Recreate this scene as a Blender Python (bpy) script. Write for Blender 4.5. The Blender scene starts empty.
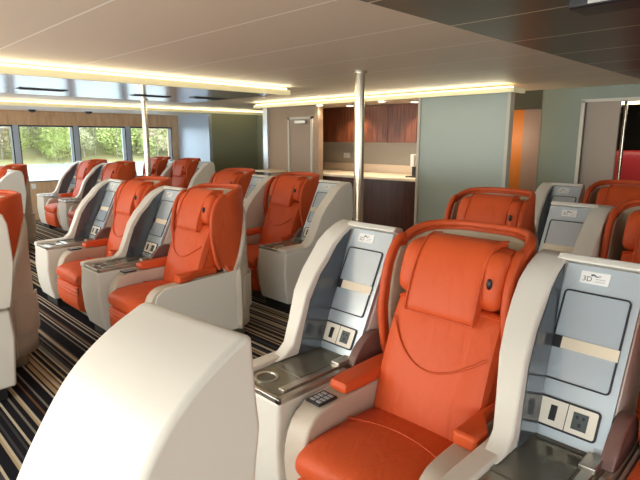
import bpy, bmesh, math, random
from mathutils import Vector, Matrix
random.seed(7)
S = bpy.context.scene
C = S.collection
PI = math.pi

# ------------------------------------------------------------------ materials
def mat(name, col, rough=.5, metal=0., bump=0., bscale=40., var=0., emit=None, estr=0., coat=0., spec=.5):
    m = bpy.data.materials.new(name); m.use_nodes = True
    nt = m.node_tree; b = nt.nodes['Principled BSDF']
    b.inputs['Base Color'].default_value = (*col, 1)
    b.inputs['Roughness'].default_value = rough
    b.inputs['Metallic'].default_value = metal
    b.inputs['Specular IOR Level'].default_value = spec
    b.inputs['Coat Weight'].default_value = coat
    if emit:
        b.inputs['Emission Color'].default_value = (*emit, 1)
        b.inputs['Emission Strength'].default_value = estr
    if bump or var:
        tc = nt.nodes.new('ShaderNodeTexCoord')
        n = nt.nodes.new('ShaderNodeTexNoise'); n.inputs['Scale'].default_value = bscale
        n.inputs['Detail'].default_value = 4
        nt.links.new(tc.outputs['Object'], n.inputs['Vector'])
        if bump:
            bp = nt.nodes.new('ShaderNodeBump'); bp.inputs['Strength'].default_value = bump
            bp.inputs['Distance'].default_value = .01
            nt.links.new(n.outputs['Fac'], bp.inputs['Height'])
            nt.links.new(bp.outputs['Normal'], b.inputs['Normal'])
        if var:
            n2 = nt.nodes.new('ShaderNodeTexNoise'); n2.inputs['Scale'].default_value = 3
            nt.links.new(tc.outputs['Object'], n2.inputs['Vector'])
            mx = nt.nodes.new('ShaderNodeMix'); mx.data_type = 'RGBA'
            mx.inputs[6].default_value = (*[c*(1-var) for c in col], 1)
            mx.inputs[7].default_value = (*[min(1, c*(1+var)) for c in col], 1)
            nt.links.new(n2.outputs['Fac'], mx.inputs[0])
            nt.links.new(mx.outputs[2], b.inputs['Base Color'])
    return m

def leather_mat(name, col):
    m = mat(name, col, .5, spec=.35)
    nt = m.node_tree; b = nt.nodes['Principled BSDF']
    tc = nt.nodes.new('ShaderNodeTexCoord')
    n1 = nt.nodes.new('ShaderNodeTexNoise'); n1.inputs['Scale'].default_value = 5.5; n1.inputs['Detail'].default_value = 2
    n1.inputs['Distortion'].default_value = 1.2
    mp = nt.nodes.new('ShaderNodeMapping'); mp.inputs['Scale'].default_value = (2.6, 1, .8)
    mp.inputs['Rotation'].default_value = (0, .5, 0)
    n2 = nt.nodes.new('ShaderNodeTexVoronoi'); n2.inputs['Scale'].default_value = 260
    nt.links.new(tc.outputs['Object'], mp.inputs['Vector']); nt.links.new(mp.outputs['Vector'], n1.inputs['Vector'])
    nt.links.new(tc.outputs['Object'], n2.inputs['Vector'])
    b1 = nt.nodes.new('ShaderNodeBump'); b1.inputs['Strength'].default_value = .3; b1.inputs['Distance'].default_value = .018
    b2 = nt.nodes.new('ShaderNodeBump'); b2.inputs['Strength'].default_value = .08; b2.inputs['Distance'].default_value = .002
    nt.links.new(n1.outputs['Fac'], b1.inputs['Height'])
    nt.links.new(n2.outputs['Distance'], b2.inputs['Height'])
    nt.links.new(b1.outputs['Normal'], b2.inputs['Normal'])
    nt.links.new(b2.outputs['Normal'], b.inputs['Normal'])
    return m

def wood_mat(name, c1, c2, rough=.35, scale=(14, 14, 1.2)):
    m = mat(name, c1, rough)
    nt = m.node_tree; b = nt.nodes['Principled BSDF']
    tc = nt.nodes.new('ShaderNodeTexCoord')
    mp = nt.nodes.new('ShaderNodeMapping'); mp.inputs['Scale'].default_value = scale
    n = nt.nodes.new('ShaderNodeTexNoise'); n.inputs['Scale'].default_value = 2.2; n.inputs['Detail'].default_value = 6
    r = nt.nodes.new('ShaderNodeValToRGB')
    r.color_ramp.elements[0].color = (*c1, 1); r.color_ramp.elements[1].color = (*c2, 1)
    r.color_ramp.elements[0].position = .35; r.color_ramp.elements[1].position = .68
    nt.links.new(tc.outputs['Object'], mp.inputs['Vector']); nt.links.new(mp.outputs['Vector'], n.inputs['Vector'])
    nt.links.new(n.outputs['Fac'], r.inputs['Fac']); nt.links.new(r.outputs['Color'], b.inputs['Base Color'])
    return m

def seam_mat(name, col, line, rough, pitch=.70, off=.38, axis='Y', lw=.008, spec=.5, metal=0.):
    """panelled ceiling: pale joints every `pitch` metres"""
    m = mat(name, col, rough, metal, spec=spec)
    nt = m.node_tree; b = nt.nodes['Principled BSDF']
    g = nt.nodes.new('ShaderNodeNewGeometry'); sp = nt.nodes.new('ShaderNodeSeparateXYZ')
    nt.links.new(g.outputs['Position'], sp.inputs['Vector'])
    def mth(op, a, v):
        n = nt.nodes.new('ShaderNodeMath'); n.operation = op
        nt.links.new(a, n.inputs[0]); n.inputs[1].default_value = v
        return n.outputs[0]
    o = mth('SUBTRACT', sp.outputs[axis], off)
    o = mth('DIVIDE', o, pitch); o = mth('FRACT', o, 0)
    o = mth('SUBTRACT', o, .5); o = mth('ABSOLUTE', o, 0)
    o = mth('GREATER_THAN', o, .5-lw/pitch/2)
    mx = nt.nodes.new('ShaderNodeMix'); mx.data_type = 'RGBA'
    mx.inputs[6].default_value = (*col, 1); mx.inputs[7].default_value = (*line, 1)
    nt.links.new(o, mx.inputs[0]); nt.links.new(mx.outputs[2], b.inputs['Base Color'])
    return m

def carpet_mat():
    m = mat('striped_carpet', (.02, .02, .025), .95, spec=.1)
    nt = m.node_tree; b = nt.nodes['Principled BSDF']
    g = nt.nodes.new('ShaderNodeNewGeometry'); sp = nt.nodes.new('ShaderNodeSeparateXYZ')
    nt.links.new(g.outputs['Position'], sp.inputs['Vector'])
    def mth(op, a, v):
        n = nt.nodes.new('ShaderNodeMath'); n.operation = op
        nt.links.new(a, n.inputs[0]); n.inputs[1].default_value = v
        return n.outputs[0]
    o = mth('MULTIPLY', sp.outputs['Y'], 76); o = mth('FLOOR', o, 0)
    w = nt.nodes.new('ShaderNodeTexWhiteNoise'); w.noise_dimensions = '1D'
    nt.links.new(o, w.inputs['W'])
    r = nt.nodes.new('ShaderNodeValToRGB'); r.color_ramp.interpolation = 'CONSTANT'
    e = r.color_ramp.elements
    e[0].position = 0; e[0].color = (.012, .012, .018, 1)
    e[1].position = .44; e[1].color = (.05, .05, .055, 1)
    for p, c in ((.56, (.42, .33, .2)), (.69, (.2, .19, .17)), (.78, (.5, .45, .36)), (.92, (.16, .08, .04))):
        x = e.new(p); x.color = (*c, 1)
    nt.links.new(w.outputs['Value'], r.inputs['Fac']); nt.links.new(r.outputs['Color'], b.inputs['Base Color'])
    n = nt.nodes.new('ShaderNodeTexNoise'); n.inputs['Scale'].default_value = 400
    bp = nt.nodes.new('ShaderNodeBump'); bp.inputs['Strength'].default_value = .4; bp.inputs['Distance'].default_value = .005
    nt.links.new(g.outputs['Position'], n.inputs['Vector']); nt.links.new(n.outputs['Fac'], bp.inputs['Height'])
    nt.links.new(bp.outputs['Normal'], b.inputs['Normal'])
    return m

def glass_mat():
    m = bpy.data.materials.new('window_glass'); m.use_nodes = True
    nt = m.node_tree; nt.nodes.clear()
    o = nt.nodes.new('ShaderNodeOutputMaterial'); t = nt.nodes.new('ShaderNodeBsdfTransparent')
    t.inputs[0].default_value = (.93, .96, .95, 1)
    g = nt.nodes.new('ShaderNodeBsdfGlossy'); g.inputs['Roughness'].default_value = .02
    x = nt.nodes.new('ShaderNodeMixShader'); x.inputs[0].default_value = .05
    nt.links.new(t.outputs[0], x.inputs[1]); nt.links.new(g.outputs[0], x.inputs[2]); nt.links.new(x.outputs[0], o.inputs[0])
    return m

M = dict(
    leather=leather_mat('orange_leather', (.66, .098, .024)),
    wing=leather_mat('orange_wing_leather', (.60, .090, .022)),
    piping=mat('dark_orange_piping', (.45, .05, .01), .5),
    shell=mat('ivory_shell', (.765, .735, .66), .32, bump=.02, bscale=300),
    arm=mat('pale_greige_armrest', (.58, .50, .41), .4),
    back=mat('greige_shell', (.56, .50, .41), .45, bump=.05, bscale=200),
    lintel=mat('dark_green_lintel', (.06, .065, .05), .5),
    lining=mat('cream_lining', (.62, .55, .40), .7, bump=.1, bscale=150),
    panel=mat('silver_blue_panel', (.60, .69, .75), .3, .45),
    niche=mat('dark_gloss_niche', (.11, .13, .15), .10, .4),
    door=mat('silver_blue_door', (.62, .71, .78), .22, .5),
    gasket=mat('black_gasket', (.012, .013, .02), .5),
    tray=mat('smoked_tray', (.26, .255, .20), .14, .3),
    lid=mat('smoked_tray_lid', (.19, .195, .16), .1, .3),
    well=mat('dark_cup_well', (.09, .09, .075), .3),
    metal=mat('brushed_metal', (.55, .53, .48), .3, .9),
    chrome=mat('chrome', (.58, .52, .42), .2, 1.),
    base=mat('steel_base', (.35, .30, .24), .35, .8),
    plinth=mat('black_plinth', (.012, .012, .012), .6),
    cream=mat('cream_plate', (.86, .80, .68), .4),
    tape=mat('cream_strap', (.80, .70, .54), .5),
    blackp=mat('black_plastic', (.015, .016, .018), .4),
    socket=mat('grey_socket', (.06, .08, .08), .35),
    white=mat('white_label', (.82, .82, .80), .5),
    ink=mat('label_ink', (.08, .09, .1), .6),
    greyink=mat('label_grey_ink', (.45, .47, .5), .6),
    hinge=mat('mauve_brown_cover', (.20, .11, .095), .3),
    carpet=carpet_mat(), glass=glass_mat(),
    ceil=seam_mat('beige_ceiling_panels', (.74, .645, .52), (1, .97, .9), .5, lw=.013),
    dark=seam_mat('dark_ceiling_panels', (.075, .054, .038), (.8, .68, .5), .34, lw=.014, off=.52),
    mirror=mat('glossy_grey_ceiling', (.74, .77, .84), .2, .6),
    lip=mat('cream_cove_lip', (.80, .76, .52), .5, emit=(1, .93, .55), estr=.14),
    led=mat('warm_led_strip', (1, .9, .55), .5, emit=(1., .86, .48), estr=5.),
    spot=mat('downlight_lens', (1, 1, 1), .5, emit=(1., .85, .62), estr=12.),
    sage=mat('grey_green_bulkhead', (.23, .275, .225), .45, var=.04),
    sagedark=mat('olive_bulkhead', (.25, .265, .19), .5),
    frost=mat('grey_glass_panel', (.42, .485, .425), .35, var=.04),
    bluewall=mat('pale_blue_bulkhead', (.42, .50, .60), .35, .2),
    taupe=mat('taupe_galley_wall', (.37, .265, .18), .55),
    taupedoor=mat('taupe_door', (.34, .245, .17), .45),
    trim=mat('pale_metal_trim', (.60, .57, .48), .45, .0),
    post=mat('pale_grey_post', (.62, .66, .70), .25, .5),
    splash=mat('grey_splashback', (.40, .37, .30), .4),
    stone=mat('cream_worktop', (.84, .72, .56), .35),
    redwood=wood_mat('mahogany', (.085, .026, .014), (.22, .07, .03), .3),
    darkwood=wood_mat('dark_mahogany', (.05, .016, .011), (.10, .032, .022), .3),
    oak=wood_mat('oak_valance', (.55, .355, .20), (.70, .49, .30), .45, (1, 6, 1.2)),
    orangewall=mat('orange_painted_panel', (.62, .20, .03), .5),
    pinkdoor=mat('dusty_pink_door', (.36, .25, .21), .5),
    slide=mat('tan_sliding_door', (.36, .29, .23), .5),
    red=mat('red_leather', (.30, .012, .016), .4),
    frame=mat('dark_window_frame', (.028, .03, .04), .3),
    pillar=mat('pale_blue_window_pillar', (.46, .56, .68), .35, .2),
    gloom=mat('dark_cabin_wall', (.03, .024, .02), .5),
    rightwall=mat('pale_cabin_wall', (.62, .6, .55), .6),
    water=mat('lake_water', (.42, .5, .56), .18, .0, spec=1.),
    bank=mat('shore_soil', (.27, .25, .11), .9, var=.4, bump=.3, bscale=2),
    bark=mat('grey_bark', (.3, .26, .2), .9),
    leaf1=mat('bright_green_leaves', (.42, .48, .16), .8, var=.3),
    leaf2=mat('olive_leaves', (.40, .40, .22), .8, var=.3),
    leaf3=mat('rusty_leaves', (.50, .40, .26), .8, var=.3),
)
# water: gentle ripples
nt = M['water'].node_tree
wn = nt.nodes.new('ShaderNodeTexNoise'); wn.inputs['Scale'].default_value = 2.5
wb = nt.nodes.new('ShaderNodeBump'); wb.inputs['Strength'].default_value = .25
nt.links.new(wn.outputs['Fac'], wb.inputs['Height']); nt.links.new(wb.outputs['Normal'], nt.nodes['Principled BSDF'].inputs['Normal'])

# ------------------------------------------------------------------ helpers
def obj(name, bm, m, parent=None, smooth=True, bevel=0., seg=3, angle=40):
    bmesh.ops.recalc_face_normals(bm, faces=bm.faces[:])
    me = bpy.data.meshes.new(name); bm.to_mesh(me); bm.free()
    if m: me.materials.append(m)
    o = bpy.data.objects.new(name, me); C.objects.link(o)
    if parent: o.parent = parent
    if bevel:
        b = o.modifiers.new('Bevel', 'BEVEL'); b.width = bevel; b.segments = seg
        b.limit_method = 'ANGLE'; b.angle_limit = math.radians(35); b.harden_normals = False
    if smooth:
        me.shade_smooth()
        try: me.set_sharp_from_angle(angle=math.radians(angle if not bevel else 60))
        except Exception: pass
    return o

def bx(bm, x0, x1, y0, y1, z0, z1):
    vs = [bm.verts.new((x, y, z)) for x in (x0, x1) for y in (y0, y1) for z in (z0, z1)]
    for f in ((0, 1, 3, 2), (4, 6, 7, 5), (0, 4, 5, 1), (2, 3, 7, 6), (0, 2, 6, 4), (1, 5, 7, 3)):
        bm.faces.new([vs[i] for i in f])
    return bm

def box(x0, x1, y0, y1, z0, z1): return bx(bmesh.new(), x0, x1, y0, y1, z0, z1)

def prism(bm, pts, x0, x1):
    """side-view outline (y,z) extruded along x"""
    a = [bm.verts.new((x0, y, z)) for y, z in pts]; b = [bm.verts.new((x1, y, z)) for y, z in pts]
    n = len(pts)
    bm.faces.new(a); bm.faces.new(b[::-1])
    for i in range(n): bm.faces.new((a[i], b[i], b[(i+1) % n], a[(i+1) % n]))
    return bm

def chaikin(pts, it=2, closed=True):
    for _ in range(it):
        out = []
        n = len(pts)
        rng = range(n) if closed else range(n-1)
        if not closed: out.append(pts[0])
        for i in rng:
            p, q = pts[i], pts[(i+1) % n]
            out.append(tuple(.75*a+.25*b for a, b in zip(p, q))); out.append(tuple(.25*a+.75*b for a, b in zip(p, q)))
        if not closed: out.append(pts[-1])
        pts = out
    return pts

def puff(pts, x0, x1, inset=.03, nx=14, p=5, it=2, crown=None):
    """upholstered shape: smoothed side outline swept across x, pulled in at both ends"""
    pts = chaikin(pts, it); n = len(pts)
    cy = sum(q[0] for q in pts)/n; cz = sum(q[1] for q in pts)/n
    nrm = []
    for i in range(n):
        a, b = pts[i-1], pts[(i+1) % n]
        t = Vector((b[0]-a[0], b[1]-a[1])); t.normalize() if t.length else None
        v = Vector((t.y, -t.x))
        if v.dot(Vector((pts[i][0]-cy, pts[i][1]-cz))) < 0: v = -v
        nrm.append(v)
    bm = bmesh.new(); rings = []
    for k in range(nx+1):
        t = -math.cos(PI*k/nx)
        off = inset*(1-(max(0, 1-abs(t)**p))**(1/p))
        x = (x0+x1)/2 + t*(x1-x0)/2
        ring = []
        for (y, z), v in zip(pts, nrm):
            dy = crown(t, y, z) if crown else (0, 0)
            ring.append(bm.verts.new((x, y-v.x*off+dy[0], z-v.y*off+dy[1])))
        rings.append(ring)
    for k in range(nx):
        for i in range(n):
            bm.faces.new((rings[k][i], rings[k+1][i], rings[k+1][(i+1) % n], rings[k][(i+1) % n]))
    bm.faces.new(rings[0]); bm.faces.new(rings[-1][::-1])
    return bm

def tube(bm, path, r, seg=6):
    path = [Vector(p) for p in path]; rings = []
    for i, p in enumerate(path):
        t = (path[min(i+1, len(path)-1)]-path[max(i-1, 0)]).normalized()
        a = t.orthogonal().normalized() if i == 0 else (rings_a - t*rings_a.dot(t)).normalized()
        rings_a = a; b = t.cross(a)
        rings.append([bm.verts.new(p+r*(math.cos(2*PI*k/seg)*a+math.sin(2*PI*k/seg)*b)) for k in range(seg)])
    for i in range(len(rings)-1):
        for k in range(seg):
            bm.faces.new((rings[i][k], rings[i][(k+1) % seg], rings[i+1][(k+1) % seg], rings[i+1][k]))
    bm.faces.new(rings[0][::-1]); bm.faces.new(rings[-1])
    return bm

def cyl(bm, x, y, z0, z1, r, seg=24, r2=None):
    r2 = r if r2 is None else r2
    a = [bm.verts.new((x+r*math.cos(2*PI*k/seg), y+r*math.sin(2*PI*k/seg), z0)) for k in range(seg)]
    b = [bm.verts.new((x+r2*math.cos(2*PI*k/seg), y+r2*math.sin(2*PI*k/seg), z1)) for k in range(seg)]
    for k in range(seg): bm.faces.new((a[k], a[(k+1) % seg], b[(k+1) % seg], b[k]))
    bm.faces.new(a[::-1]); bm.faces.new(b)
    return bm

def thing(name, label, cat, loc=(0, 0, 0), rotz=0, group=None):
    o = bpy.data.objects.new(name, None); C.objects.link(o); o.empty_display_size = .1
    o.location = loc; o.rotation_euler = (0, 0, rotz)
    o['label'] = label; o['category'] = cat
    if group: o['group'] = group
    return o

def tag(o, label, cat, group=None):
    o['label'] = label; o['category'] = cat
    if group: o['group'] = group
    return o

def struct(name, bm, m, parent=None, **k):
    o = obj(name, bm, m, parent, smooth=k.pop('smooth', False), **k)
    o['kind'] = 'structure'
    return o

def dup(root, loc, label, group=None):
    def cp(o, parent):
        c = o.copy(); C.objects.link(c)
        if parent: c.parent = parent
        for ch in o.children: cp(ch, c)
        return c
    r = cp(root, None); r.location = loc; r['label'] = label
    if group: r['group'] = group
    return r

def lerp(x, xs, ys):
    if x <= xs[0]: return ys[0]
    for i in range(len(xs)-1):
        if x <= xs[i+1]: return ys[i]+(ys[i+1]-ys[i])*(x-xs[i])/(xs[i+1]-xs[i])
    return ys[-1]

# ------------------------------------------------------------------ the recliner seat (x 0..W, front y=0, faces -y)
W = .675; HW = .3325; CX = W/2; RC = .23; YR = .995
X0, X1 = .122, .620; HX0, HX1 = .132, .580; AW = .70; XM = (X0+X1)/2
def taper(x, z):
    d = x-CX
    if d < 0: return CX+d*lerp(z, [.6, 1.25], [1, .965])
    return min(CX+d*lerp(z, [.60, .75, 1.0, 1.25], [1, .92, .845, .82]), .632 if z > .58 else 1)
def tub_path(n_side, ystart, inset=0.):
    """plan outline: left side -> rear -> right side, list of (x, y, 'side fraction')"""
    hw = HW-inset; yr = YR-inset; r = RC-inset*.6
    yc = yr-r
    left = [(-hw, ystart+(yc-ystart)*i/n_side) for i in range(n_side)]
    arc = [(-hw+r-r*math.cos(a), yc+r*math.sin(a)) for a in [PI/2*i/6 for i in range(7)]]
    rear = [(-hw+r+(hw-r)*i/4, yr) for i in range(1, 5)]
    half = left+arc+rear
    full = half+[(-x, y) for x, y in half[-2::-1]]
    return [(CX+x, y) for x, y in full], len(left)
def zlow(y): return lerp(y, [.60, .68, .77, .82, .88, .94, .985, 1.0], [.62, .575, .56, .66, .80, .93, 1.04, 1.08])
def ztop(y): return lerp(y, [.60, .72, .80, .88, 1.0], [1.15, 1.15, 1.185, 1.208, 1.216])
def yfront(z): return lerp(z, [.57, .66, .83, 1.0, 1.08, 1.15, 1.20, 1.25], [.65, .61, .58, .60, .63, .68, .75, .82])

def tub_grid(inset, zl, zt, fr=0., nz=14, ns=7):
    bm = bmesh.new(); rows = []
    base, nl = tub_path(ns, .60, inset); n = len(base); yc = base[nl][1]
    for j in range(nz+1):
        row = []
        for i, (x, y) in enumerate(base):
            a, b = zl(y), zt(y); t = j/nz
            t = t if t < .5 else .5+.5*(1-(1-(t-.5)*2)**1.5)
            z = a+(b-a)*t
            k = i if i < nl else (n-1-i if i >= n-nl else None)
            yy = y
            if k is not None:
                y0 = yfront(z)+fr; yy = y0+(yc-y0)*k/nl
            row.append(bm.verts.new((taper(x, z), yy, z)))
        rows.append(row)
    for j in range(nz):
        for i in range(n-1):
            bm.faces.new((rows[j][i], rows[j][i+1], rows[j+1][i+1], rows[j+1][i]))
    return bm

def arm_profile(): return [(.045, .10), (.01, .25), (.0, .38), (.03, .49), (.085, .548), (.16, .563), (.5, .568), (.80, .568), (.80, .10)]

def back_front(z):       # y of the front surface of the backrest
    return lerp(z, [.42, .50, .62, .75, .86, .95], [.385, .395, .43, .475, .52, .55])

def make_seat(label):
    t = thing('lounge_seat', label, 'seat', group='orange lounge seats')
    # lower structure
    obj('pedestal', box(.06, W-.06, .16, .88, 0, .12), M['base'], t, bevel=.01)
    # seat cushion
    cr = lambda tt, y, z: (0, .018*(1-tt*tt) if z > .4 else 0)
    cu = obj('seat_cushion', puff([(.03, .33), (-.045, .35), (-.055, .41), (-.02, .455), (.10, .475), (.3, .472), (.54, .455), (.56, .36), (.3, .32)], X0+.002, X1-.002, .035, crown=cr), M['leather'], t)
    sm = bmesh.new()
    tube(sm, [(X0+.012+(X1-X0-.024)*k/16, (.25+.04*math.sin(PI*k/16)), .474+.014*math.sin(PI*k/16)) for k in range(17)], .0045)
    obj('seam', sm, M['wing'], cu)
    # leg rest with stitched ribs
    lp = [(.05, .345), (-.035, .345), (-.05, .33), (-.04, .315), (-.054, .30), (-.042, .285), (-.054, .27), (-.042, .255), (-.05, .235), (-.045, .16), (-.01, .10), (.07, .10), (.07, .3)]
    obj('leg_rest', puff(lp, X0+.008, X1-.008, .025, it=1), M['leather'], t)
    # backrest
    bp = [(.385, .42), (.395, .50), (.43, .62), (.475, .75), (.525, .86), (.56, .925), (.60, .95), (.68, .93), (.66, .75), (.60, .5), (.56, .42)]
    cb = lambda tt, y, z: (.02*tt*tt if y < .57 else 0, 0)
    bk = obj('backrest', puff(bp, X0+.002, X1-.012, .04, crown=cb), M['leather'], t)
    sm = bmesh.new(); pth = []
    for k in range(25):
        u = -1+2*k/24
        z = .69+.13*(abs(u)**2.0)-.03*u*u*u
        x = XM+u*.222
        tt = u*.222/.24
        pth.append((x, back_front(z)+.02*tt*tt-.003, z))
    tube(sm, pth, .0045)
    obj('seam', sm, M['wing'], bk)
    # headrest: core, two side wings and the draped cover
    hp = [(.605, 0.946), (.585, 0.989), (.61, 1.081), (.64, 1.146), (.70, 1.182), (.775, 1.168), (.77, 1.038), (.70, 0.941)]
    hd = obj('headrest', puff(hp, HX0, HX1, .03), M['leather'], t)
    wp = [(.585, 0.946), (.558, 0.989), (.58, 1.081), (.615, 1.151), (.685, 1.181), (.73, 1.114), (.71, 0.984), (.64, 0.941)]
    for x0, x1 in ((HX0-.008, HX0+.10), (HX1-.095, HX1+.006)):
        obj('side_wing', puff(wp, x0, x1, .045, p=2.6), M['leather'], hd)
    cp = [(.527, 0.893), (.519, 0.908), (.54, 0.984), (.578, 1.076), (.625, 1.151), (.69, 1.202), (.785, 1.189), (.775, 1.157), (.70, 1.168), (.65, 1.124), (.62, 1.049), (.60, 0.973), (.560, 0.893)]
    cv = obj('headrest_cover', puff(cp, HX0+.075, HX1-.06, .006, nx=10, p=10, it=1), M['leather'], hd)
    sm = bmesh.new()
    edge = [(y-.003, z) for y, z in chaikin(cp[:7], 1, False)]
    c0, c1 = HX0+.077, HX1-.062
    tube(sm, [(c0, y, z) for y, z in edge[::-1]]+[(c0+(c1-c0)*k/6, edge[0][0], edge[0][1]) for k in range(1, 6)]+[(c1, y, z) for y, z in edge], .0045)
    obj('piping', sm, M['wing'], hd)
    kb = bmesh.new(); bmesh.ops.create_uvsphere(kb, u_segments=16, v_segments=8, radius=1)
    for v in kb.verts: v.co = Vector((HX1-.030+v.co.x*.011, .572+v.co.y*.012, 1.06+v.co.z*.022))
    obj('button', kb, M['blackp'], hd)
    # tub: orange outer wing with thick edge, cream lining, greige back shell
    wg = obj('wing_surround', tub_grid(0, zlow, ztop), M['wing'], t)
    so = wg.modifiers.new('Solidify', 'SOLIDIFY'); so.thickness = .032; so.offset = -1
    # normals outward: solidify goes inwards
    be = wg.modifiers.new('Bevel', 'BEVEL'); be.width = .014; be.segments = 3; be.limit_method = 'ANGLE'; be.angle_limit = math.radians(50)
    ln = obj('tub_lining', tub_grid(.034, lambda y: .45, lambda y: ztop(y)-.035, .035), M['lining'], t)
    so = ln.modifiers.new('Solidify', 'SOLIDIFY'); so.thickness = .008; so.offset = -1
    # top piping roll
    rim = bmesh.new()
    base, nl = tub_path(7, .60, .02); n = len(base); yc = base[nl][1]; pts = []
    for z in (.60, .66, .75, .85, .95, 1.02, 1.08, 1.13): pts.append((taper(base[0][0], z), yfront(z)+.006, z))
    for i, (x, y) in enumerate(base):
        k = i if i < nl else (n-1-i if i >= n-nl else None)
        yy = y if k is None else yfront(1.18)+(yc-yfront(1.18))*k/nl
        pts.append((taper(x, 1.22), yy, ztop(y)-.008 if k is None or k > 0 else 1.165))
    for z in (1.13, 1.08, 1.02, .95, .85, .75, .66, .60): pts.append((taper(base[-1][0], z), yfront(z)+.006, z))
    tube(rim, chaikin(pts, 1, False), .018, 10)
    obj('edge_roll', rim, M['wing'], t)
    # rear shell
    bm = bmesh.new(); base, nl = tub_path(3, .79); rows = []
    for j in range(9):
        row = []
        for x, y in base:
            z = .10+(zlow(y)+.004-.10)*j/8
            wide = 1+.062*max(0, min(1, (.60-z)/.05)) if x > CX else 1
            row.append(bm.verts.new((CX+(x-CX)*wide, y, z)))
        rows.append(row)
    for j in range(8):
        for i in range(len(base)-1):
            bm.faces.new((rows[j][i], rows[j][i+1], rows[j+1][i+1], rows[j+1][i]))
    bs = obj('back_shell', bm, M['back'], t)
    so = bs.modifiers.new('Solidify', 'SOLIDIFY'); so.thickness = .03; so.offset = -1
    # literature pocket on both rounded rear corners
    for sgn in (-1, 1):
        bm = bmesh.new(); rows = []
        arc = [(sgn*(HW+.002), .80), (sgn*(HW+.004), .83)]+[(sgn*((HW-RC)+(RC+.006)*math.cos(a)), YR-RC+(RC+.006)*math.sin(a)) for a in [PI/2*i/6 for i in range(6)]]
        for j in range(7):
            z = .25+.27*j/6
            rows.append([bm.verts.new((CX+x*(1.062 if sgn > 0 else 1), y, z)) for x, y in arc])
        for j in range(6):
            for i in range(len(arc)-1): bm.faces.new((rows[j][i], rows[j][i+1], rows[j+1][i+1], rows[j+1][i]))
        pk = obj('pocket', bm, M['back'], t)
        so = pk.modifiers.new('Solidify', 'SOLIDIFY'); so.thickness = .014; so.offset = 1 if sgn > 0 else 1
        be = pk.modifiers.new('Bevel', 'BEVEL'); be.width = .006; be.segments = 2
    # outer side panels and armrests
    for sgn in (-1, 1):
        if sgn < 0:
            a0, a1 = .013, .126
            ar = obj('armrest', prism(bmesh.new(), chaikin(arm_profile(), 1), a0, a1), M['arm'], t, bevel=.010)
            pp = [(.25, .566), (.235, .595), (.255, .622), (.40, .628), (.62, .63), (.68, .615), (.68, .566)]
            obj('arm_pad', puff(pp, .035, .128, .012, nx=8, p=3, it=1), M['leather'], ar)
        else:
            # the armrest steps in behind y=.38, where the hood of the next console begins
            g = prism(bmesh.new(), chaikin(arm_profile()[:6]+[(.38, .565), (.38, .10)], 1), .604, AW-.008)
            prism(g, [(.30, .10), (.30, .567), (.80, .567), (.80, .10)], .604, .634)
            ar = obj('armrest', g, M['arm'], t, bevel=.008)
            g = bmesh.new(); pl = [(.612, .255), (.692, .255), (.695, .34), (.64, .43), (.634, .62), (.604, .62), (.604, .27)]
            lo = [g.verts.new((x, y, .566)) for x, y in pl]; hi = [g.verts.new((x, y, .622)) for x, y in pl]
            g.faces.new(lo[::-1]); g.faces.new(hi)
            for k in range(len(pl)): g.faces.new((lo[k], lo[(k+1) % len(pl)], hi[(k+1) % len(pl)], hi[k]))
            obj('arm_pad', g, M['leather'], ar, bevel=.014)
        if sgn < 0:
            obj('control_panel', box(a0+.015, a1-.018, .11, .215, .562, .572), M['blackp'], ar, bevel=.003)
            kb = bmesh.new()
            for r in range(4):
                for c in range(2): bx(kb, a0+.028+c*.034, a0+.052+c*.034, .122+r*.022, .135+r*.022, .572, .575)
            obj('button', kb, M['greyink'], ar)
        p0, p1 = (0, .012) if sgn < 0 else (AW-.007, AW)
        sp = [(.055, .10), (.03, .25), (.035, .40), (.075, .515), (.14, .556), (.78, .585), (.80, .57), (.80, .10)]
        obj('side_panel', prism(bmesh.new(), sp, p0, p1), M['shell'], t, bevel=.005)
    return t

# ------------------------------------------------------------------ the console beside a seat (x 0..CW, front y=0)
CW = .43; RW = .115; BL = .075; HR = .385
RIM = [(.21, .595), (.265, .612), (.315, .65), (.365, .74), (.43, .87), (.505, .96), (.578, 1.025), (.635, 1.085), (.70, 1.13), (.77, 1.16), (.825, 1.172), (.855, 1.16), (.875, 1.10), (.885, .86), (.86, .70), (.84, .595)]
CURB = [(-.004, .565), (-.002, .60), (.03, .606), (.28, .608), (.36, .612), (.42, .60), (.42, .565)]
PB, PT = Vector((.50, .592)), Vector((.775, 1.145))
PU = (PT-PB).normalized(); PN = Vector((-PU.y, PU.x)); PL = (PT-PB).length

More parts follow.
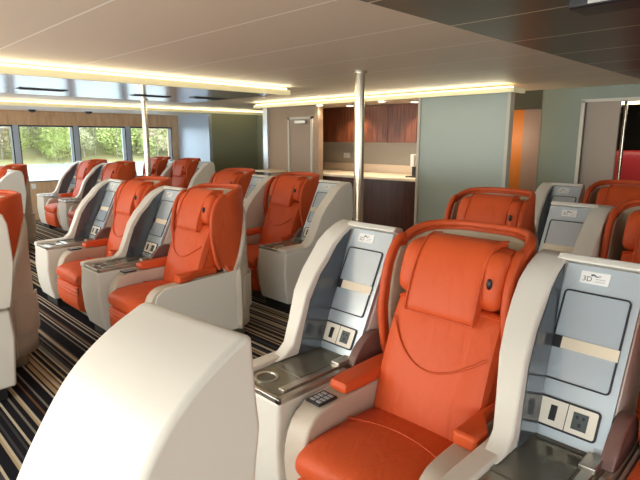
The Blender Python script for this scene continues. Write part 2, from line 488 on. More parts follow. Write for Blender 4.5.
def make_console(name_label, right):
    t = thing('seat_console', name_label, 'console', group='seat consoles')
    fx = (lambda x: CW-x) if right else (lambda x: x)
    def B(x0, x1, y0, y1, z0, z1, bm=None):
        a, b = sorted((fx(x0), fx(x1)))
        return bx(bm or bmesh.new(), a, b, y0, y1, z0, z1)
    def PR(pts, x0, x1):
        a, b = sorted((fx(x0), fx(x1))); return prism(bmesh.new(), pts, a, b)
    def shear(bm):
        if not right:
            for v in bm.verts: v.co.x += (.095 if v.co.x < .02 else .05)*max(0, min(1, (1.05-v.co.z)/.42))
        return bm
    def onp(bm, x0, x1, s0, s1, n0, n1, absx=False):
        """box lying on the leaning back panel: across x, up the panel s, out of it n"""
        if not absx: x0, x1 = sorted((fx(x0), fx(x1)))
        vs = []
        for x in (x0, x1):
            for s in (s0, s1):
                for n in (n0, n1):
                    q = PB+PU*s+PN*n; vs.append(bm.verts.new((x, q.x, q.y)))
        for f in ((0, 1, 3, 2), (4, 6, 7, 5), (0, 4, 5, 1), (2, 3, 7, 6), (0, 2, 6, 4), (1, 5, 7, 3)): bm.faces.new([vs[i] for i in f])
        return bm
    def rframe(x0, x1, s0, s1, wd, r, n0, n1):
        """rounded ring on the panel"""
        bm = bmesh.new(); rings = []
        for (o, n) in ((0, n0), (0, n1), (wd, n1), (wd, n0)):
            ring = []
            X0, X1, S0, S1, R = x0+o, x1-o, s0+o, s1-o, max(r-o, .002)
            for cx, cs, a0 in ((X1-R, S1-R, 0), (X0+R, S1-R, PI/2), (X0+R, S0+R, PI), (X1-R, S0+R, 3*PI/2)):
                for k in range(5):
                    a = a0+PI/2*k/4; x = cx+R*math.cos(a); q = PB+PU*(cs+R*math.sin(a))+PN*n
                    ring.append(bm.verts.new((fx(x), q.x, q.y)))
            rings.append(ring)
        m = len(rings[0])
        for a in range(4):
            for k in range(m):
                bm.faces.new((rings[a][k], rings[a][(k+1) % m], rings[(a+1) % 4][(k+1) % m], rings[(a+1) % 4][k]))
        return bm
    bl = .03 if right else BL
    obj('plinth', B(bl+.03, CW-.03, .06, .78, 0, .09), M['plinth'], t)
    body = [(.03, .08), (-.0, .20), (-.012, .38), (0, .52), (0, .572), (.84, .572), (.855, .4), (.83, .08)]
    obj('body', PR(body, bl, CW), M['shell'], t, bevel=.016)
    # hood: thick rim wall on one side + rear block behind the panel + thin far wall
    hood = obj('hood_rim', prism(shear(PR(RIM, 0, RW)), CURB, *sorted((fx(bl), fx(RW+.035)))), M['shell'], t, bevel=.011, seg=3)
    rear = [(.52, .565), (.80, 1.142), (.765, 1.158), (.79, 1.178), (.845, 1.165), (.87, 1.10), (.885, .86), (.86, .70), (.84, .565)]
    obj('hood_back', PR(rear, RW-.03, HR), M['shell'], t, bevel=.007)
    # ledge
    tr = obj('ledge_tray', B(.115, CW-.028, .02, .50, .570, .588), M['tray'], t, bevel=.003)
    g = bmesh.new(); B(.13, CW, .0, .016, .568, .592, g); B(CW-.026, CW, .0, .40, .568, .592, g)
    obj('ledge_trim', g, M['metal'], t, bevel=.004)
    ch = bmesh.new(); seg = 28; cx, cy = fx(.235), .095
    prof = [(.052, .586), (.052, .594), (.043, .594), (.040, .589)]
    rings = [[ch.verts.new((cx+r*math.cos(2*PI*k/seg), cy+r*math.sin(2*PI*k/seg), z)) for k in range(seg)] for r, z in prof]
    for a in range(3):
        for k in range(seg): ch.faces.new((rings[a][k], rings[a][(k+1) % seg], rings[a+1][(k+1) % seg], rings[a+1][k]))
    obj('cup_holder', ch, M['metal'], tr)
    obj('cup_well', cyl(bmesh.new(), cx, cy, .584, .5895, .0405, 28), M['well'], tr)
    obj('tray_lid', B(.15, CW-.085, .19, .47, .588, .593), M['lid'], tr, bevel=.003)
    obj('tray_rail', B(CW-.075, CW-.04, .06, .47, .588, .597), M['metal'], tr, bevel=.003)
    obj('latch', B(CW-.085, CW-.035, .38, .475, .588, .612), M['metal'], tr, bevel=.004)
    # niche side wall lining
    nw = [(.345, .598), (.385, .70), (.45, .84), (.53, .945), (.60, 1.005), (.655, 1.07), (.71, 1.112), (.765, 1.142), (.49, .592)]
    obj('niche_wall', shear(PR(nw, RW-.002, RW+.005)), M['niche'], t)
    # back panel and everything on it
    bp = obj('back_panel', onp(bmesh.new(), RW, HR-.003, -.005, PL, -.02, 0), M['panel'], t)
    obj('edge_strip', onp(bmesh.new(), RW+.004, RW+.012, 0, PL-.005, 0, .008), M['metal'], bp)
    px0, px1 = RW+.024, HR-.026
    dr = obj('panel_door', onp(bmesh.new(), px0+.004, px1-.004, .195, .515, -.002, .003), M['door'], t, smooth=False)
    obj('gasket', rframe(px0, px1, .19, .52, .006, .016, -.002, .006), M['gasket'], dr)
    st = bmesh.new(); onp(st, px0+.035, px1, .305, .345, .003, .009)
    obj('strap', st, M['tape'], dr)
    st = bmesh.new(); onp(st, px0-.02, px0+.035, .303, .347, .003, .010)
    obj('strap_buckle', st, M['blackp' if not right else 'tape'], dr)
    sp = obj('socket_plate', onp(bmesh.new(), px0+.014, px1-.014, .034, .126, .0, .006), M['cream'], t, smooth=False)
    obj('gasket', rframe(px0+.008, px1-.008, .028, .132, .007, .014, -.002, .007), M['gasket'], sp)
    mid = (px0+px1)/2
    g = bmesh.new(); onp(g, mid-.0012, mid+.0012, .034, .126, .005, .0068); obj('divider', g, M['gasket'], sp)
    g = bmesh.new(); onp(g, mid-.055, mid-.033, .054, .106, .005, .0085); obj('usb_socket', g, M['blackp'], sp)
    g = bmesh.new(); onp(g, mid+.020, mid+.068, .051, .108, .005, .0085)
    so = obj('power_socket', g, M['socket'], sp)
    g = bmesh.new()
    for dx, ds, w, h in ((.030, .088, .008, .010), (.050, .088, .008, .010), (.040, .062, .010, .013)):
        onp(g, mid+dx, mid+dx+w, ds, ds+h, .0084, .0095)
    obj('socket_hole', g, M['gasket'], sp)
    # seat number label
    lc = fx((px0+px1)/2-(.022 if not right else 0)); ls = .575
    lb = obj('label', onp(bmesh.new(), lc-.048, lc+.048, ls-.022, ls+.022, 0, .003, True), M['white'], t, smooth=False)
    def text(body, x, s, size, m, name):
        cu = bpy.data.curves.new('txt', 'FONT'); cu.body = body; cu.size = size; cu.extrude = 0
        to = bpy.data.objects.new('txt', cu); C.objects.link(to)
        dg = bpy.context.evaluated_depsgraph_get()
        me = bpy.data.meshes.new_from_object(to.evaluated_get(dg))
        bpy.data.objects.remove(to)
        for v in me.vertices:
            q = PB+PU*(s+v.co.y)+PN*.0038; v.co = Vector((x+v.co.x, q.x, q.y))
        me.materials.clear(); me.materials.append(m)
        o = bpy.data.objects.new(name, me); C.objects.link(o); o.parent = lb
    text('3D', lc-.040, ls-.014, .026, M['ink'], 'seat_number')
    g = bmesh.new()
    for k in range(6): onp(g, lc-.014+k*.0055, lc-.008+k*.0055, ls+.006+.002*math.sin(k*1.5), ls+.013-.001*k+.002*math.sin(k*1.5), .003, .0037, True)
    obj('logo', g, M['ink'], lb, smooth=False)
    g = bmesh.new()
    for k in range(2): onp(g, lc+.004, lc+.036, ls-.004-.009*k, ls-.0015-.009*k, .003, .0037, True)
    obj('small_print', g, M['greyink'], lb, smooth=False)
    hg = chaikin([(.43, .572), (.46, .63), (.52, .69), (.59, .715), (.66, .70), (.70, .64), (.70, .572)], 1)
    obj('hinge_cover', PR(hg, CW-.045, CW), M['hinge'], t, bevel=.006)
    return t

# ------------------------------------------------------------------ placing the seats and consoles
SEAT = [None]; CON = {False: None, True: None}
def seat(x, y, label):
    if SEAT[0] is None:
        SEAT[0] = make_seat(label); SEAT[0].location = (x, y, 0); return SEAT[0]
    return dup(SEAT[0], (x, y, 0), label)
def console(x, y, label, right=False):
    if CON[right] is None:
        CON[right] = make_console(label, right); CON[right].location = (x, y, 0); return CON[right]
    return dup(CON[right], (x, y, 0), label)

YA = 1.20
seat(-1.43, YA, 'large orange leather lounge seat in the centre foreground, its cushion and both armrests in view')
console(-1.865, YA, 'console with blue panel left of the large foreground seat, cream and black strap')
console(-.80, YA, 'nearest blue panelled console at the right with cream strap, numbered label and open tray')
seat(-.36, YA, 'orange lounge seat cut off by the right edge, beside the nearest console')
YB = 2.83
seat(-2.12, YB, 'orange lounge seat directly behind the large foreground seat, only headrest and wing top showing')
console(-1.43, YB, 'console with pale grey panel and small label behind the nearest console', True)
seat(-1.0, YB, 'orange lounge seat at the right edge behind the nearest console, second row')
YC = 4.36
console(-2.08, YC, 'rearmost console of the right block, grey panel top showing below the sliding door')
seat(-1.64, YC, 'rearmost orange lounge seat at right, in front of the open sliding doorway')

YL = 1.52
console(-5.59, YL, 'leftmost console of the middle left row, at the outer aisle in front of the windows')
seat(-5.115, YL+.05, 'orange lounge seat between the two consoles of the middle left row')
console(-4.405, YL, 'console between the two orange seats of the middle left row')
seat(-3.955, YL+.04, 'orange lounge seat with large ivory side panel facing the centre aisle')
YM = 3.0
console(-3.86, YM, 'ivory console on the aisle end, left of the chrome pole, seen with its plain side', True)
seat(-4.555, YM+.04, 'orange lounge seat beside the aisle end console left of the chrome pole')
console(-4.99, YM, 'console behind the ivory sided seat, between two seats below the galley door', True)
seat(-5.69, YM+.04, 'orange lounge seat below the olive wall, behind the ivory sided seat')
YZ = -.02
console(-3.86, YZ-.04, 'ivory console cut off at the left edge, in front of an orange wing', True)
seat(-4.555, YZ+.11, 'orange lounge seat at the left edge behind the cut off ivory console')
YW = 2.95
console(-10.33, YW, 'console nearest the windows, below the window sill')
seat(-9.89, YW, 'orange lounge seat between two consoles next to the windows')
console(-9.22, YW, 'second console from the windows, left of the seat whose bare orange wing faces the aisle')
seat(-8.78, YW, 'orange lounge seat in the window block with its bare wing towards the aisle')
YV = 4.45
console(-8.49, YV, 'pale end console in front of the pale blue bulkhead', True)
seat(-9.19, YV, 'orange lounge seat beside the pale end console at the blue bulkhead')
console(-9.62, YV, 'console between the two seats in front of the blue bulkhead', True)
seat(-10.32, YV, 'orange lounge seat by the last window, behind the slim left pole')
YU = 1.25
console(-8.19, YU-.02, 'white end console near the left edge, standing below the windows', True)
seat(-8.89, YU+.1, 'orange lounge seat near the left edge behind the white end console below the windows')

HROT = 6.6
# the closed ivory hood in the foreground
hd = thing('end_cabinet', 'large smooth ivory end cabinet with curved hood in the left foreground', 'cabinet', (-1.173, -.045, .02), math.radians(HROT))
hp = [(.16, .05), (.145, .30), (.18, .55), (.24, .74), (.30, .865), (.36, .96), (.415, 1.035), (.479, 1.088), (.548, 1.128), (.62, 1.158), (.645, 1.163), (.653, 1.15), (.663, 1.016), (.672, .93), (.655, .825), (.62, .45), (.60, .05)]
hp = hp[:1]+chaikin(hp[1:10], 2, False)+hp[10:]
obj('hood', prism(bmesh.new(), hp, 0, .392), M['shell'], hd, bevel=.014, seg=4, angle=60)
obj('plinth', box(.03, .36, .18, .57, -.02, .06), M['plinth'], hd)

# ------------------------------------------------------------------ room shell
ZC = 2.20
struct('floor', box(-11.6, 6.2, -5.3, 13, -.1, 0), M['carpet'])
struct('ceiling', box(-11.6, -1.62, -5.3, 6.9, ZC, ZC+.1), M['ceil'])
struct('ceiling_dark', box(-1.62, 6.2, -5.3, 6.79, ZC, ZC+.1), M['dark'])
# window wall: sill part, head part, piers
WX = -11.2
ZS, ZH = .745, 1.845
b = box(WX-.25, WX, -5.3, 6.5, 0, ZS); struct('wall_left', b, M['oak'])
struct('wall_left_head', box(WX-.25, WX, -5.3, 6.5, ZH, ZC), M['oak'])
panes = [(-3.9, -2.8), (-2.6, -1.5), (-1.3, -.2), (0., 1.2), (1.30, 2.935), (3.03, 4.045), (4.135, 5.15), (5.24, 6.26)]
piers = [(-5.3, -3.9)]+[(panes[i][1], panes[i+1][0]) for i in range(7)]+[(6.26, 6.5)]
for k, (a, c) in enumerate(piers):
    struct('wall_left_pier', box(WX-.25, WX, a, c, ZS, ZH), M['oak'] if k in (0, 8) else M['pillar'])
for i, (a, c) in enumerate(panes):
    w = struct('window_%d' % (i+1), box(WX-.14, WX-.128, a, c, ZS, ZH), M['glass'])
    g = bmesh.new()
    bx(g, WX-.16, WX-.02, a, a+.022, ZS, ZH); bx(g, WX-.16, WX-.02, c-.022, c, ZS, ZH)
    bx(g, WX-.16, WX-.02, a, c, ZH-.03, ZH); bx(g, WX-.16, WX-.02, a, c, ZS, ZS+.02)
    obj('window_frame', g, M['frame'], w, smooth=False)
# bulkheads at the back
struct('wall_back_left', box(-11.45, -9.9, 6.42, 6.5, 0, ZC), M['bluewall'])
struct('wall_recess_side', box(-9.98, -9.9, 6.5, 7.75, 0, ZC), M['sagedark'])
g = struct('trim_1', box(-9.9, -9.885, 6.41, 6.43, 0, ZC), M['post'])
struct('ceiling_recess', box(-11.6, -4.6, 6.9, 8.2, ZC, ZC+.1), M['ceil'])
struct('wall_recess_back', box(-9.98, -6.1, 7.75, 7.85, 0, ZC), M['sagedark'])
# galley front wall with door
struct('wall_galley', box(-7.32, -6.06, 6.0, 6.08, 0, 2.12), M['taupe'])
struct('trim_2', box(-7.42, -7.30, 5.94, 6.10, 0, 2.12), M['post'])
struct('trim_3', box(-6.075, -6.055, 5.985, 6.09, 0, 2.12), M['taupedoor'])
dr = struct('door_1', box(-6.74, -6.24, 5.985, 6.0, 0, 1.90), M['taupedoor'])
g = bmesh.new(); bx(g, -6.79, -6.75, 5.97, 6.0, 0, 1.945); bx(g, -6.23, -6.19, 5.97, 6.0, 0, 1.945); bx(g, -6.79, -6.19, 5.97, 6.0, 1.905, 1.945)
obj('door_frame', g, M['trim'], dr, smooth=False)
obj('door_closer', box(-6.58, -6.32, 5.93, 5.985, 1.83, 1.89), M['metal'], dr, bevel=.01)
obj('door_handle', box(-6.69, -6.60, 5.94, 5.985, .98, 1.0), M['metal'], dr, bevel=.005)
struct('wall_galley_back', box(-7.3, -4.0, 7.0, 7.1, 0, 2.12), M['splash'])
struct('wall_galley_side', box(-7.38, -7.3, 6.08, 7.1, 0, 2.12), M['taupe'])
struct('ceiling_galley', bx(box(-7.42, -3.95, 5.80, 7.1, 2.12, 2.14), -3.95, -2.76, 5.80, 6.02, 2.12, 2.14), M['ceil'])
tag(obj('light_switch', box(-6.42, -6.27, 6.985, 7.0, 1.25, 1.34), M['white'], smooth=False, bevel=.004), 'white double socket plate on the galley splashback', 'socket')
# grey panel right of the galley
pn = struct('wall_panel', box(-4.06, -2.86, 5.93, 5.99, 0, 2.12), M['frost'])
struct('trim_4', box(-2.86, -2.82, 5.91, 6.01, 0, 2.12), M['trim'])
struct('trim_5', box(-4.10, -4.06, 5.91, 6.01, 0, 2.12), M['trim'])
struct('wall_galley_right', box(-4.0, -3.92, 6.0, 7.1, 0, 2.12), M['splash'])
# rear bulkhead with a lit doorway and a sliding door
struct('wall_back', box(-2.82, -2.30, 6.80, 6.90, 0, ZC), M['sage'])
struct('wall_back_lintel', box(-3.9, -2.82, 6.80, 6.90, 1.97, ZC), M['lintel'])
struct('wall_back_head', box(-2.30, 4.0, 6.80, 6.90, 2.04, ZC), M['sage'])
struct('wall_back_right', box(-.95, 6.2, 6.80, 6.90, 0, 2.04), M['sage'])
struct('trim_6', box(-2.34, -2.30, 6.77, 6.91, 0, 2.04), M['trim'])
struct('trim_7', box(-2.34, -.95, 6.77, 6.91, 2.02, 2.055), M['trim'])
struct('trim_8', box(-2.823, -2.815, 6.795, 6.80, 0, ZC), M['sagedark'])
sd = struct('door_2', box(-2.30, -1.93, 6.83, 6.87, 0, 2.02), M['slide'])
struct('door_3', box(-3.10, -2.80, 6.92, 6.95, 0, 2.0), M['pinkdoor'])
struct('wall_lobby', box(-3.92, -3.10, 6.92, 6.95, 0, 2.0), M['orangewall'])
# cabin beyond the sliding door
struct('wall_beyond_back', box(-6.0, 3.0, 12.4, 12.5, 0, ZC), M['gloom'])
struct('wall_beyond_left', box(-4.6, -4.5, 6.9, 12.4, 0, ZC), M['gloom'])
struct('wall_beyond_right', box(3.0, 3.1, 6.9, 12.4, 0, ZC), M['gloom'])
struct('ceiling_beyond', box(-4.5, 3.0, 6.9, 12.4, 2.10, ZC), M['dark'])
# walls behind the camera, daylight windows in the front one only
struct('wall_right', box(6.1, 6.2, -5.3, 6.8, 0, ZC), M['rightwall'])
g = box(-11.45, 6.2, -5.3, -5.2, 0, .55); bx(g, -11.45, 6.2, -5.3, -5.2, 2.0, ZC)
struct('wall_front', g, M['rightwall'])
for i in range(7):
    x0 = -11.2+i*2.48
    w = struct('window_%d' % (9+i), box(x0+.06, x0+2.42, -5.27, -5.26, .55, 2.0), M['glass'])
    obj('window_frame', box(x0-.06, x0+.06, -5.3, -5.2, .55, 2.0), M['frame'], w, smooth=False)

# coves and dropped ceilings
struct('ceiling_drop', box(-7.0, -4.87, -5.2, 4.22, 2.115, 2.15), M['mirror'])
struct('trim_9', box(-4.87, -4.83, -5.2, 4.30, 2.105, 2.165), M['lip'])
tag(obj('light_strip', box(-4.90, -4.87, -5.2, 4.28, 2.155, 2.185), M['led'], smooth=False), 'warm light strip along the long lengthwise ceiling step', 'light')
struct('ceiling_window_side', box(-11.2, -9.45, -5.2, 6.42, 2.115, 2.15), M['ceil'])
struct('trim_10', box(-9.45, -9.41, -5.2, 7.75, 2.105, 2.165), M['lip'])
tag(obj('light_strip', box(-9.48, -9.45, -5.2, 7.74, 2.155, 2.185), M['led'], smooth=False), 'warm light strip in the ceiling cove above the windows', 'light')
struct('trim_11', box(-7.45, -2.72, 5.76, 5.80, 2.108, 2.158), M['lip'])
struct('trim_12', box(-2.76, -2.72, 5.80, 6.05, 2.108, 2.158), M['lip'])
tag(obj('light_strip', box(-7.43, -2.76, 5.80, 5.83, 2.145, 2.175), M['led'], smooth=False), 'warm light strip above the galley front', 'light')

# poles
for (x, y, r, lab) in ((-3.24, 3.74, .047, 'thick chrome support pole in front of the galley'), (-6.86, 3.43, .04, 'slim pole at the left standing in front of the windows')):
    p = thing('support_pole', lab, 'pole', (x, y, 0))
    zt = ZC if x > -4 else 2.115
    obj('shaft', cyl(bmesh.new(), 0, 0, 0, zt, r, 32), M['chrome'], p)
    obj('collar', cyl(bmesh.new(), 0, 0, zt-.015, zt, r+.02, 32), M['chrome'], p)
    obj('foot_flange', cyl(bmesh.new(), 0, 0, 0, .02, r+.03, 32), M['chrome'], p)
# vents in the glossy dropped ceiling
for (x, y, lab) in ((-6.2, 1.95, 'left dark slot vent in the glossy dropped ceiling'), (-6.2, 3.2, 'middle dark slot vent in the glossy dropped ceiling beside the slim pole'), (-6.0, 3.9, 'right dark slot vent near the end of the glossy dropped ceiling')):
    v = thing('ceiling_vent', lab, 'vent', (x, y, 2.115), 0, 'slot vents')
    obj('vent_frame', box(-.07, .07, -.24, .24, -.008, 0), M['blackp'], v)
    g = bmesh.new()
    for k in range(3): bx(g, -.05+k*.04, -.035+k*.04, -.22, .22, -.012, -.007)
    obj('slat', g, M['gasket'], v)
for (y, lab) in ((2.72, 'left dark dome fixture under the ceiling above the windows'), (3.75, 'right dark dome fixture under the ceiling above the windows')):
    g = bmesh.new(); bmesh.ops.create_uvsphere(g, u_segments=16, v_segments=8, radius=.07)
    for v in g.verts: v.co.z = min(v.co.z*.8, 0)
    o = obj('dome_fixture', g, M['blackp']); o.location = (-10.75, y+.45, 2.117); tag(o, lab, 'ceiling fixture')
# ceiling projector in the dark ceiling
pj = thing('ceiling_projector', 'black device hanging from the dark ceiling at the top right edge', 'projector', (-.76, 2.40, ZC))
obj('mount', cyl(bmesh.new(), 0, 0, -.03, 0, .04), M['blackp'], pj)
g = box(-.13, .13, -.09, .09, -.085, -.03)
obj('housing', g, M['blackp'], pj, bevel=.012)
obj('lens_panel', box(-.05, .05, -.094, -.088, -.075, -.04), M['metal'], pj)

# wall socket below window
tag(obj('wall_socket', box(WX, WX+.012, 3.15, 3.23, .62, .72), M['white'], smooth=False, bevel=.003), 'small white socket on the oak wall below the windows', 'socket')

# galley
edges = [-6.86, -6.27, -5.72, -5.17, -4.62, -4.02]
names = ['first mahogany wall cupboard of the galley from the left', 'second mahogany wall cupboard of the galley from the left', 'third mahogany wall cupboard of the galley from the left, right of the pole', 'fourth mahogany wall cupboard of the galley from the left', 'last mahogany wall cupboard beside the grey panel']
for i in range(5):
    c = thing('wall_cupboard', names[i], 'cupboard', (edges[i], 6.65, 1.53), 0, 'galley wall cupboards')
    w = edges[i+1]-edges[i]
    obj('carcass', box(.004, w-.004, .02, .34, 0, .58), M['darkwood'], c, smooth=False)
    obj('door', box(.006, w-.006, 0, .019, 0, .58), M['redwood'], c, smooth=False)
ct = thing('galley_counter', 'dark mahogany galley counter with bowed front under the cream worktop', 'counter', (-5.06, 6.2, 0))
def bow(x0, x1, yf, yb, z0, z1, d, n=18):
    bm = bmesh.new(); lo, hi = [], []
    pts = [(x0+(x1-x0)*k/n, yf-d*math.sin(PI*k/n)) for k in range(n+1)]+[(x1, yb), (x0, yb)]
    a = [bm.verts.new((x, y, z0)) for x, y in pts]; b2 = [bm.verts.new((x, y, z1)) for x, y in pts]
    bm.faces.new(a[::-1]); bm.faces.new(b2)
    for i in range(len(pts)): bm.faces.new((a[i], a[(i+1) % len(pts)], b2[(i+1) % len(pts)], b2[i]))
    return bm
obj('counter_front', bow(-1.85, .96, .03, .78, .08, .985, .10), M['darkwood'], ct)
obj('toe_kick', bow(-1.83, .94, .08, .78, 0, .08, .10), M['plinth'], ct)
wt = bow(-1.87, .96, 0, .785, .987, 1.025, .12)
o = obj('worktop', wt, M['stone'], bevel=.006); o.location = (-5.06, 6.2, 0); tag(o, 'cream galley worktop with bowed front edge', 'worktop')
o = obj('upstand', box(-6.9, -4.02, 6.975, 6.998, 1.026, 1.16), M['stone'], smooth=False); tag(o, 'cream upstand along the back of the galley worktop', 'upstand')
o = obj('shelf_ledge', box(-7.30, -6.84, 5.62, 5.995, 1.02, 1.05), M['stone'], bevel=.006); tag(o, 'small cream ledge at the foot of the pale post left of the galley door', 'ledge')
ds = thing('paper_dispenser', 'white and black dispenser at the right end of the galley worktop', 'dispenser', (-4.53, 6.45, 1.026))
obj('base', box(-.07, .07, -.08, .08, 0, .02), M['blackp'], ds)
obj('stand', box(.01, .06, -.03, .03, .02, .16), M['blackp'], ds)
obj('holder', box(0, .065, -.07, .07, .16, .34), M['white'], ds, bevel=.01)
# downlights under the galley soffit
for (x, y, lab) in ((-6.0, 5.96, 'small downlight at the left under the galley soffit'), (-4.75, 5.96, 'small downlight under the galley soffit right of the chrome pole'), (-5.75, 6.4, 'round downlight inside the galley left of the pole'), (-4.5, 6.4, 'round downlight inside the galley near the grey panel')):
    d = thing('downlight', lab, 'light', (x, y, 2.12), 0, 'galley downlights')
    obj('bezel', cyl(bmesh.new(), 0, 0, -.012, 0, .065, 24), M['white'], d)
    obj('lens', cyl(bmesh.new(), 0, 0, -.016, -.012, .048, 24), M['spot'], d)

# cabin beyond: red seats, chrome rails, lit strip
rs = None
for i, (x, y, lab) in enumerate(((-2.75, 8.6, 'red seat in the next cabin, left one seen through the doorway'), (-2.25, 8.6, 'red seat in the next cabin, second seen through the doorway'), (-1.75, 8.6, 'red seat in the next cabin, third seen through the doorway'))):
    if rs is None:
        rs = thing('red_seat', lab, 'seat', (x, y, 0), 0, 'red seats in the next cabin')
        obj('seat_back', puff([(.0, .45), (.03, .8), (.10, 1.3), (.14, 1.42), (.22, 1.42), (.24, 1.3), (.18, .5)], -.235, .235, .05), M['red'], rs)
        obj('seat_cushion', puff([(-.45, .36), (-.47, .45), (-.3, .5), (.05, .48), (.05, .36)], -.235, .235, .04), M['red'], rs)
        obj('pedestal', box(-.2, .2, -.35, .1, 0, .38), M['plinth'], rs)
    else: dup(rs, (x, y, 0), lab)
for x, y, lab in ((-2.24, 7.9, 'left chrome rail in the next cabin'), (-2.16, 7.9, 'right chrome rail in the next cabin')):
    tag(obj('chrome_rail', cyl(bmesh.new(), x, y, 0, 2.10, .025, 16), M['chrome']), lab, 'rail')
tag(obj('light_strip', box(-4.4, 2.9, 8.3, 8.5, 2.07, 2.0995), M['led'], smooth=False), 'lit ceiling strip in the next cabin behind the sliding door', 'light')

# ------------------------------------------------------------------ outside: water, bank, trees
struct('water', box(-96, -13, -60, 160, -2.65, -2.6), M['water'])
g = bmesh.new(); nx, ny = 14, 40; vs = []
for i in range(nx+1):
    for j in range(ny+1):
        x = -92-58*i/nx; y = -50+190*j/ny
        h = -2.7+ .9*min(1, i/1.5) + max(0, i-1.5)*.8 + .5*math.sin(j*1.3+i*.7)*min(i, 2)/2
        vs.append(g.verts.new((x, y, h)))
for i in range(nx):
    for j in range(ny): g.faces.new((vs[i*(ny+1)+j], vs[(i+1)*(ny+1)+j], vs[(i+1)*(ny+1)+j+1], vs[i*(ny+1)+j+1]))
struct('ground_bank', g, M['bank'], smooth=True)

def tree_proto(name, label, cat, leaf, h, rad, seed, trunk, group):
    rnd = random.Random(seed)
    t = thing(name, label, cat, group=group)
    g = bmesh.new()
    tube(g, [(0, 0, -.5), (.1, .05, h*.3), (-.05, .1, h*.6), (.05, 0, h*.85)], trunk, 6)
    for k in range(5):
        a = rnd.random()*6.28
        tube(g, [(0, 0, h*(.3+.09*k)), (rad*.35*math.cos(a), rad*.35*math.sin(a), h*(.42+.09*k)), (rad*.7*math.cos(a), rad*.7*math.sin(a), h*(.5+.09*k))], trunk*.4, 5)
    obj('trunk', g, M['bark'], t)
    g = bmesh.new()
    blobs = [(rnd.uniform(-.6, .6)*rad, rnd.uniform(-.6, .6)*rad, h*rnd.uniform(.2, .92), rad*rnd.uniform(.3, .55)) for _ in range(12)]
    for _ in range(1500):
        bxx = rnd.choice(blobs); d = Vector((rnd.gauss(0, 1), rnd.gauss(0, 1), rnd.gauss(0, 1))).normalized()*bxx[3]*rnd.random()**.4
        c = Vector(bxx[:3])+d; s = rnd.uniform(.10, .24)
        a = Vector((rnd.gauss(0, 1), rnd.gauss(0, 1), rnd.gauss(0, 1))).normalized(); b = a.orthogonal().normalized()
        q = [c+a*s, c+b*s*.8, c-a*s, c-b*s*.8]
        g.faces.new([g.verts.new(v) for v in q])
    obj('crown', g, leaf, t, smooth=False)
    return t
protos = [tree_proto('tree', 'bright green tree on the far shore seen through the windows', 'tree', M['leaf1'], 7.5, 3.2, 1, .14, 'bright green shore trees'),
          tree_proto('tree', 'olive green tree on the far shore seen through the windows', 'tree', M['leaf2'], 9.5, 3.4, 2, .16, 'olive shore trees'),
          tree_proto('tree', 'rusty brown leaved tree on the far shore seen through the windows', 'tree', M['leaf3'], 8.5, 3.0, 3, .15, 'rusty shore trees')]
used = [0, 0, 0]
def bank_h(x): 
    i = (-92-x)/58*nx
    return -2.8+.9*min(1, i/1.5)+max(0, i-1.5)*.8
rnd = random.Random(11)
k = 0
for row in range(6):
    for j in range(17):
        x = -95.5-row*6-rnd.uniform(0, 3.0); y = 13+j*3.4+rnd.uniform(-1.5, 1.5)
        p = rnd.choice([0, 0, 1, 2] if row < 2 else [0, 1, 1, 2])
        z = bank_h(x)
        if used[p] == 0: protos[p].location = (x, y, z); o = protos[p]
        else: o = dup(protos[p], (x, y, z), protos[p]['label'])
        used[p] += 1
        o.rotation_euler = (0, 0, rnd.random()*6.28); s = rnd.uniform(.75, 1.2); o.scale = (s, s, s)

# ------------------------------------------------------------------ light
w = bpy.data.worlds.new('sky'); S.world = w; w.use_nodes = True
bg = w.node_tree.nodes['Background']; bg.inputs[0].default_value = (.86, .93, 1, 1); bg.inputs[1].default_value = 6

def area(name, loc, rot, sx, sy, power, col):
    l = bpy.data.lights.new(name, 'AREA'); l.shape = 'RECTANGLE'; l.size = sx; l.size_y = sy; l.energy = power; l.color = col
    o = bpy.data.objects.new(name, l); C.objects.link(o); o.location = loc; o.rotation_euler = rot
    return o
# daylight coming in through the front windows behind the camera
area('front_window_daylight', (-2.5, -5.15, 1.3), (PI/2+.12, 0, 0), 17, 1.4, 335, (1, .97, .92))
area('right_fill', (6.0, .5, 1.4), (0, PI/2, 0), 1.2, 10, 90, (1, .96, .9))  # added side fill in front of the right wall, which has no windows
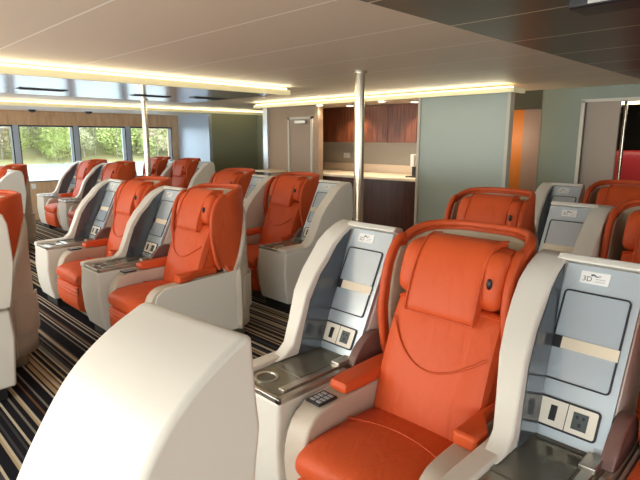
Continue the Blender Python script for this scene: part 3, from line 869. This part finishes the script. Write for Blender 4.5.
# added fill lights under the ceiling, out of view, to brighten the cabin
for i, (x, y) in enumerate(((-7.8, -1.5), (-3.2, -1.5), (1.2, -1.2), (2.2, 3.0))):
    area('cabin_fill', (x, y, 2.18), (0, 0, 0), 1.6, 1.0, 38, (1, .9, .76))
# cove lamps: they sit on the ceiling steps and shine up and out over the ceiling
area('cove_lamp', (-4.815, -.3, 2.14), (0, math.radians(-118), 0), .05, 9.2, 13, (1, .88, .6))
area('cove_lamp', (-9.395, 1.2, 2.14), (0, math.radians(-118), 0), .05, 12, 14, (1, .88, .6))
area('cove_lamp', (-5.1, 5.745, 2.13), (math.radians(-118), 0, 0), 4.6, .05, 9, (1, .88, .6))
# added fill near the floor, out of view, shining up to brighten the ceiling
area('ceiling_fill', (-4.5, -1.7, .12), (PI, 0, 0), 12, .5, 190, (1, .9, .76))
for x, y in ((-5.75, 6.4), (-4.5, 6.4), (-6.0, 5.96), (-4.75, 5.96)):
    l = bpy.data.lights.new('downlight_beam', 'SPOT'); l.energy = 12 if x == -6.0 else 50; l.spot_size = 2.2; l.spot_blend = .6; l.color = (1, .8, .58); l.shadow_soft_size = .05
    o = bpy.data.objects.new('downlight_beam', l); C.objects.link(o); o.location = (x, y, 2.09)
area('next_cabin_fill', (-1.5, 8.0, 2.09), (0, 0, 0), 4, .3, 22, (1, .9, .8))  # extra fill added to brighten the red seats beyond the doorway
l = bpy.data.lights.new('lobby_lamp', 'POINT'); l.energy = 9; l.color = (1, .75, .5); l.shadow_soft_size = .1
o = bpy.data.objects.new('lobby_lamp', l); C.objects.link(o); o.location = (-3.35, 6.45, 1.6)

# ------------------------------------------------------------------ camera
cam = bpy.data.cameras.new('camera'); cam.sensor_width = 36; cam.lens = 517/640*36; cam.clip_start = .05; cam.clip_end = 500
co = bpy.data.objects.new('camera', cam); C.objects.link(co); S.camera = co
co.location = (0, 0, 1.6)
co.rotation_euler = (math.radians(90-11.161), 0, math.radians(45.162))
S.view_settings.view_transform = 'Standard'; S.view_settings.look = 'None'
S.view_settings.gamma = 1; S.view_settings.use_curve_mapping = False
S.view_settings.exposure = 0.0
S.cycles.use_denoising = True
S.cycles.max_bounces = 8
